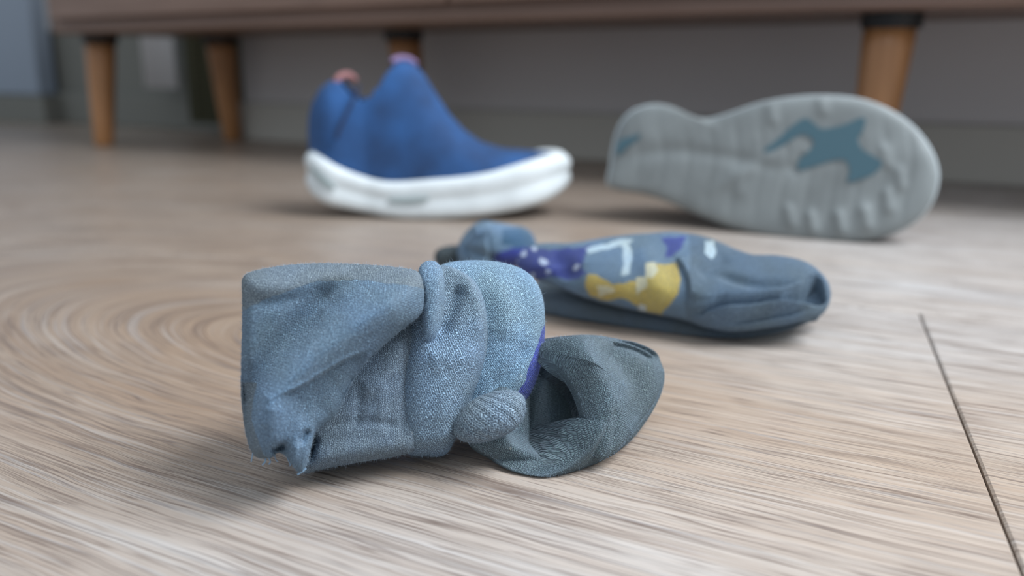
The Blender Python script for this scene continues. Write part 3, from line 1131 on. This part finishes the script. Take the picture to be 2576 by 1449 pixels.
# right end: the grey green foot mouth, opened like a funnel
PE = plane3((1370, 1198, 0.0015), (1632, 1030, 0.0045), (1420, 850, 0.0315))
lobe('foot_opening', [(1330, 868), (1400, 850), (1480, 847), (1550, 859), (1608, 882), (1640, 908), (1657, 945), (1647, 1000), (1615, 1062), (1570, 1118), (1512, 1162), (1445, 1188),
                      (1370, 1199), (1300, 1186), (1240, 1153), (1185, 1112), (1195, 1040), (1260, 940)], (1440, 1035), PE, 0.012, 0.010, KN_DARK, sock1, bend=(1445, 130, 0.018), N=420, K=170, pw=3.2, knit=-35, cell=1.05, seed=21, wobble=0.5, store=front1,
     base=c_grey, paint=[([(1350, 940), (1430, 930), (1490, 985), (1505, 1040), (1490, 1085), (1440, 1075), (1410, 1058), (1392, 1095), (1376, 1145), (1352, 1162), (1342, 1130), (1346, 1080), (1340, 1020)], (0.04, 0.062, 0.075))],  # darker tint painted into the hollow to deepen its shade
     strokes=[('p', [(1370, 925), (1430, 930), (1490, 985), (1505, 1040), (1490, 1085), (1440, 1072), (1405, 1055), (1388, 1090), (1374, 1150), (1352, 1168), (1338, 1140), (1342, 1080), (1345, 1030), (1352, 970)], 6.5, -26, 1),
              ('p', [(1300, 940), (1380, 930), (1400, 1000), (1340, 1120), (1300, 1130), (1240, 1080)], 14, -9, 1),
              ('g', [(1500, 880), (1560, 950), (1570, 1030), (1540, 1100)], 34, -4.5),
              ('g', [(1400, 1170), (1425, 1120), (1440, 1075)], 22, 3.5),
              ('g', [(1476, 1070), (1490, 1120), (1500, 1160)], 12, -3),
              ('r', [(1525, 866), (1580, 884), (1625, 910)], 26, -2.2),
              ('g', [(1540, 868), (1600, 890), (1640, 920)], 9, 1.2),
              ('g', [(1215, 1110), (1280, 1160), (1350, 1185)], 16, 1.5)])

PE2 = Plane(PE.p + PE.n * 0.0080, PE.n)
lobe('turned_rim', [(1350, 888), (1356, 868), (1400, 853), (1480, 849), (1550, 861), (1606, 884), (1637, 909), (1653, 945), (1643, 1000), (1611, 1060), (1566, 1115), (1518, 1155), (1494, 1150), (1480, 1112),
                    (1474, 1060), (1462, 1015), (1440, 965), (1408, 925), (1375, 902)], (1530, 985), PE2, 0.0075, 0.007, KN_DARK, sock1, base=c_grey, N=420, K=130, pw=3.6, knit=-35, cell=1.05, seed=31, wobble=0.4,
     store=front1, bend=(1445, 130, 0.018),
     strokes=[('g', [(1490, 870), (1550, 940), (1580, 1020), (1560, 1090)], 34, -4.0), ('g', [(1410, 900), (1450, 950), (1480, 1010), (1492, 1080)], 22, 2.0),
              ('r', [(1525, 866), (1580, 886), (1622, 912)], 26, -2.0), ('g', [(1500, 1040), (1510, 1090), (1520, 1140)], 10, -1.2)])

PC = bodyplane(1230, 860, 1230, 1130, 0.001)
lobe('heel_fold', [(1085, 700), (1110, 668), (1150, 657), (1210, 655), (1265, 661), (1315, 678), (1348, 708), (1366, 752), (1371, 815), (1366, 885), (1350, 955), (1322, 1008),
                   (1270, 1045), (1190, 1075), (1120, 1040), (1090, 900)], (1225, 850), PC, 0.012, 0.026, KN_SOFT, sock1, base=(0.215, 0.345, 0.48), N=360, K=150, knit=35, cell=1.1, seed=22, pw=2.6,
     store=front1, wobble=0.6, paint=[([(1380, 800), (1362, 830), (1350, 868), (1332, 905), (1318, 955), (1300, 985), (1320, 1020), (1400, 960)], (0.05, 0.07, 0.42))],
     strokes=[('g', [(1240, 700), (1270, 780), (1262, 860)], 34, 1.8), ('g', [(1300, 720), (1322, 800)], 26, -1.2), 
              ('g', [(1330, 860), (1280, 930), (1230, 980)], 16, -1.6)])

PB = bodyplane(1130, 900, 1090, 1150, -0.004)
lobe('knot_band', [(1040, 720), (1070, 676), (1110, 668), (1150, 678), (1192, 706), (1216, 750), (1226, 810), (1224, 880), (1206, 950), (1180, 1015), (1158, 1070), (1140, 1115), (1120, 1143),
                   (1080, 1148), (1020, 1136), (1000, 1060), (1005, 900)], (1105, 930), PB, 0.019, 0.022, KN, sock1, base=(0.19, 0.29, 0.41), N=380, K=160, knit=28, cell=1.25, seed=23, pw=2.8,
     store=front1, wobble=0.5,
     strokes=[('l', [(1120, 672), (1112, 720), (1118, 780), (1100, 838), (1070, 860)], 60, -3), ('g', [(1150, 720), (1135, 790), (1105, 850)], 20, -4.0),
              ('g', [(1165, 690), (1205, 770), (1205, 860)], 22, 3.0), ('g', [(1080, 900), (1130, 900), (1200, 900)], 26, 1.5),
              ('g', [(1070, 1100), (1120, 1090)], 20, 1.0), ('g', [(1190, 950), (1165, 1010), (1135, 1100)], 12, 1.4)])
PA = bodyplane(1085, 760, 1085, 1150, 0.004)
PA = Plane(PB.p + PB.n * 0.015, PB.n)
lobe('narrow_tuck', [(1052, 700), (1056, 672), (1074, 657), (1098, 660), (1114, 684), (1119, 740), (1112, 800), (1095, 850), (1070, 860), (1060, 800), (1060, 750)], (1087, 750), PA, 0.008, 0.008, KN_SOFT, sock1,
     base=(0.18, 0.285, 0.41), N=200, K=70, knit=5, cell=0.95, seed=24, store=front1, wobble=0.2)
PD = bodyplane(1240, 1050, 1225, 1113, -0.012)
PD = Plane(PB.p + PB.n * 0.012, PB.n)
lobe('heel_pucker', [(1148, 1100), (1140, 1065), (1165, 1025), (1200, 1000), (1245, 984), (1288, 982), (1314, 994), (1323, 1020), (1314, 1055), (1288, 1084), (1245, 1104), (1190, 1114)], (1240, 1050), PD, 0.011, 0.016,
     KN_RIB, sock1, base=(0.18, 0.25, 0.32), N=260, K=100, knit=52, cell=1.5, seed=25, store=front1, wobble=0.3, pw=2.2)
# lower wrap and the front flap
P2 = bodyplane(900, 1040, 860, 1172, -0.004)
P2 = Plane(P2.p + P2.n * 0.006, P2.n)
lobe('lower_wrap', [(1000, 790), (1050, 785), (1068, 810), (1064, 860), (1052, 910), (1049, 990), (1050, 1080), (1046, 1128), (1010, 1145), (940, 1157), (860, 1171), (800, 1182), (764, 1190), (738, 1150), (735, 1060), (800, 960), (880, 870), (950, 810)],
     (930, 1030), P2, 0.009, 0.024, KN, sock1, base=(0.145, 0.205, 0.275), N=380, K=150, knit=-8, cell=1.0, seed=26, pw=7, store=front1, jag=0.5,
     strokes=[('g', [(900, 1000), (960, 940), (1010, 860)], 30, 2.0), ('g', [(1025, 860), (1015, 960), (1012, 1100)], 12, -1.2), ('g', [(1038, 850), (1034, 960), (1036, 1110)], 7, 1.0),
              ('g', [(820, 1080), (900, 1060), (1000, 1070)], 14, -1.0), ('g', [(790, 1150), (900, 1130), (1010, 1110)], 22, 1.4),
              ('g', [(775, 1140), (785, 1110)], 14, -7), ('g', [(960, 980), (955, 1080)], 16, 0.8), ('g', [(905, 975), (900, 1060)], 12, -1.0)])
P1 = bodyplane(820, 900, 700, 1155, -0.002, 0)
P1 = Plane(P2.p + P2.n * 0.0085, P1.n)
lobe('front_flap', [(612, 700), (640, 683), (700, 671), (780, 664), (860, 664), (940, 668), (1010, 675), (1052, 686), (1066, 715), (1068, 765), (1056, 795), (1015, 826), (965, 868), (920, 912), (890, 955),
                    (866, 1000), (846, 1042), (815, 1068), (792, 1090), (782, 1125), (772, 1165), (758, 1188), (742, 1178), (722, 1150), (702, 1138), (684, 1150), (664, 1152), (642, 1146), (626, 1118), (614, 1060), (607, 985),
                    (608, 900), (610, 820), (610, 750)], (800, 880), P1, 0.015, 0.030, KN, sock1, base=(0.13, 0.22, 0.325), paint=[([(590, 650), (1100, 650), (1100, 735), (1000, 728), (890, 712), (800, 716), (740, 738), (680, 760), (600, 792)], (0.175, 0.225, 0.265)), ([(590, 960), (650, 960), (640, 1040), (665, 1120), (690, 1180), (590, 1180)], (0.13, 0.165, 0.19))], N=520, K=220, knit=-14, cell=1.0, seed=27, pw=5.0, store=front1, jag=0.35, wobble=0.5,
     strokes=[('g', [(1060, 735), (960, 785), (870, 845), (780, 915), (710, 985), (690, 1060), (690, 1120)], 46, 9.0),
              ('g', [(880, 700), (820, 755), (755, 830), (700, 895), (655, 955), (630, 1010), (628, 1080)], 36, -6.5),
              ('g', [(905, 940), (850, 1000), (800, 1050)], 30, -2.5),
              ('l', [(915, 885), (860, 908), (810, 938), (765, 965), (720, 985)], 46, -5.0),
              ('g', [(860, 945), (800, 1000), (760, 1060)], 30, -1.5),
              ('g', [(690, 975), (672, 1020), (668, 1070)], 20, 2.0),
              ('g', [(880, 740), (840, 760), (800, 800)], 14, 1.2),
              ('g', [(640, 720), (720, 730), (790, 715), (870, 700)], 24, 1.6),
              ('g', [(620, 760), (700, 770), (760, 750)], 14, -1.0),
              ('g', [(700, 1122), (712, 1116)], 11, -6), ('g', [(765, 1095), (775, 1080)], 9, -3),
              ('g', [(640, 780), (630, 880), (640, 930)], 20, 1.2),
              ('g', [(740, 1175), (745, 1130), (752, 1100)], 12, 2.4)])


# ------------------------------------------------------------------ fuzz and loose threads
def fuzz(name, store, count, lo, hi, wid, parent, tint, edge_bias=0.5):
    V, Q, C = [], [], []
    w = np.array([s[0].shape[0] * s[0].shape[1] for s in store], float)
    w /= w.sum()
    pick = rng.choice(len(store), count, p=w)
    nn = 0
    org = np.array(parent.location)
    for si in range(len(store)):
        G, Cc, n, P = store[si]
        m = int((pick == si).sum())
        K, N = G.shape[:2]
        k = np.where(rng.random(m) < edge_bias, K - 1 - (rng.random(m) ** 2 * K * 0.25), rng.random(m) * (K - 2)).astype(int).clip(1, K - 2)
        i = rng.integers(0, N, m)
        p = G[k, i]
        e1 = G[k + 1, i] - G[k - 1, i]
        e2 = G[k, (i + 1) % N] - G[k, i - 1]
        nr = np.cross(e1, e2)
        nr /= np.linalg.norm(nr, axis=1, keepdims=True) + 1e-12
        nr *= np.sign((nr @ n) + 1e-9)[:, None]
        dirv = nr * 0.7 + rng.normal(0, 0.75, (m, 3))
        dirv /= np.linalg.norm(dirv, axis=1, keepdims=True)
        L = rng.uniform(lo, hi, m)[:, None] * rng.uniform(0.4, 1, (m, 1))
        curl = rng.normal(0, 0.6, (m, 3))
        pts = [p, p + dirv * L * 0.35, p + dirv * L * 0.7 + curl * L * 0.15, p + dirv * L * 0.9 + curl * L * 0.4]
        side = np.cross(dirv, rng.normal(0, 1, (m, 3)))
        side /= np.linalg.norm(side, axis=1, keepdims=True)
        for q in range(4):
            ww = wid * (1 - 0.25 * q)
            V += [pts[q] - side * ww, pts[q] + side * ww]
        base = nn + np.arange(m)
        for q in range(3):
            a = base + (2 * q) * m
            Q.append(np.stack([a, a + m, a + 3 * m, a + 2 * m], 1))
        nn += 8 * m
    V = np.concatenate(V)
    V[:, 2] = np.maximum(V[:, 2], 0.0001)
    me = mesh_np(name, V - org, np.concatenate(Q), None, None, False)
    o = bpy.data.objects.new(name, me)
    COL.objects.link(o)
    me.materials.append(tint)
    o.parent = parent
    o['kind'] = 'stuff'
    return o


fz = plain('fuzz_fibre', (0.34, 0.44, 0.54), 0.8, 0.2)
fuzz('fuzz', front1, 34000, 0.0005, 0.0014, 0.000018, sock1, fz, 0.35)
fuzz('fuzz', front2, 5000, 0.0006, 0.0018, 0.000018, sock2, fz)
thm = plain('frayed_thread', (0.22, 0.33, 0.45), 0.9, 0.1)
Pth = Plane(P1.p + P1.n * 0.004, P1.n)
A1 = lambda u, v: Pth.at(np.float64(u), np.float64(v))
for pts, r in (([(640, 1120), (636, 1140), (632, 1162)], .00016), ([(662, 1140), (668, 1158), (660, 1170)], .00022), ([(672, 1145), (680, 1160), (676, 1168)], .0002),
               ([(770, 1178), (760, 1186), (748, 1194)], .0003), ([(690, 1140), (694, 1156), (700, 1162)], .00014), ([(722, 1150), (730, 1168), (728, 1172)], .00016),
               ([(700, 1128), (712, 1118), (708, 1104)], .00022), ([(748, 1150), (760, 1120), (772, 1085), (782, 1060)], .0004), ([(738, 1152), (748, 1120), (762, 1085)], .0004)):
    q = [A1(u, v) for u, v in pts]
    q = [np.array([x[0], x[1], max(x[2], 0.0003)]) for x in q]
    tube('loose_thread', q, r, thm, sock1, 6)
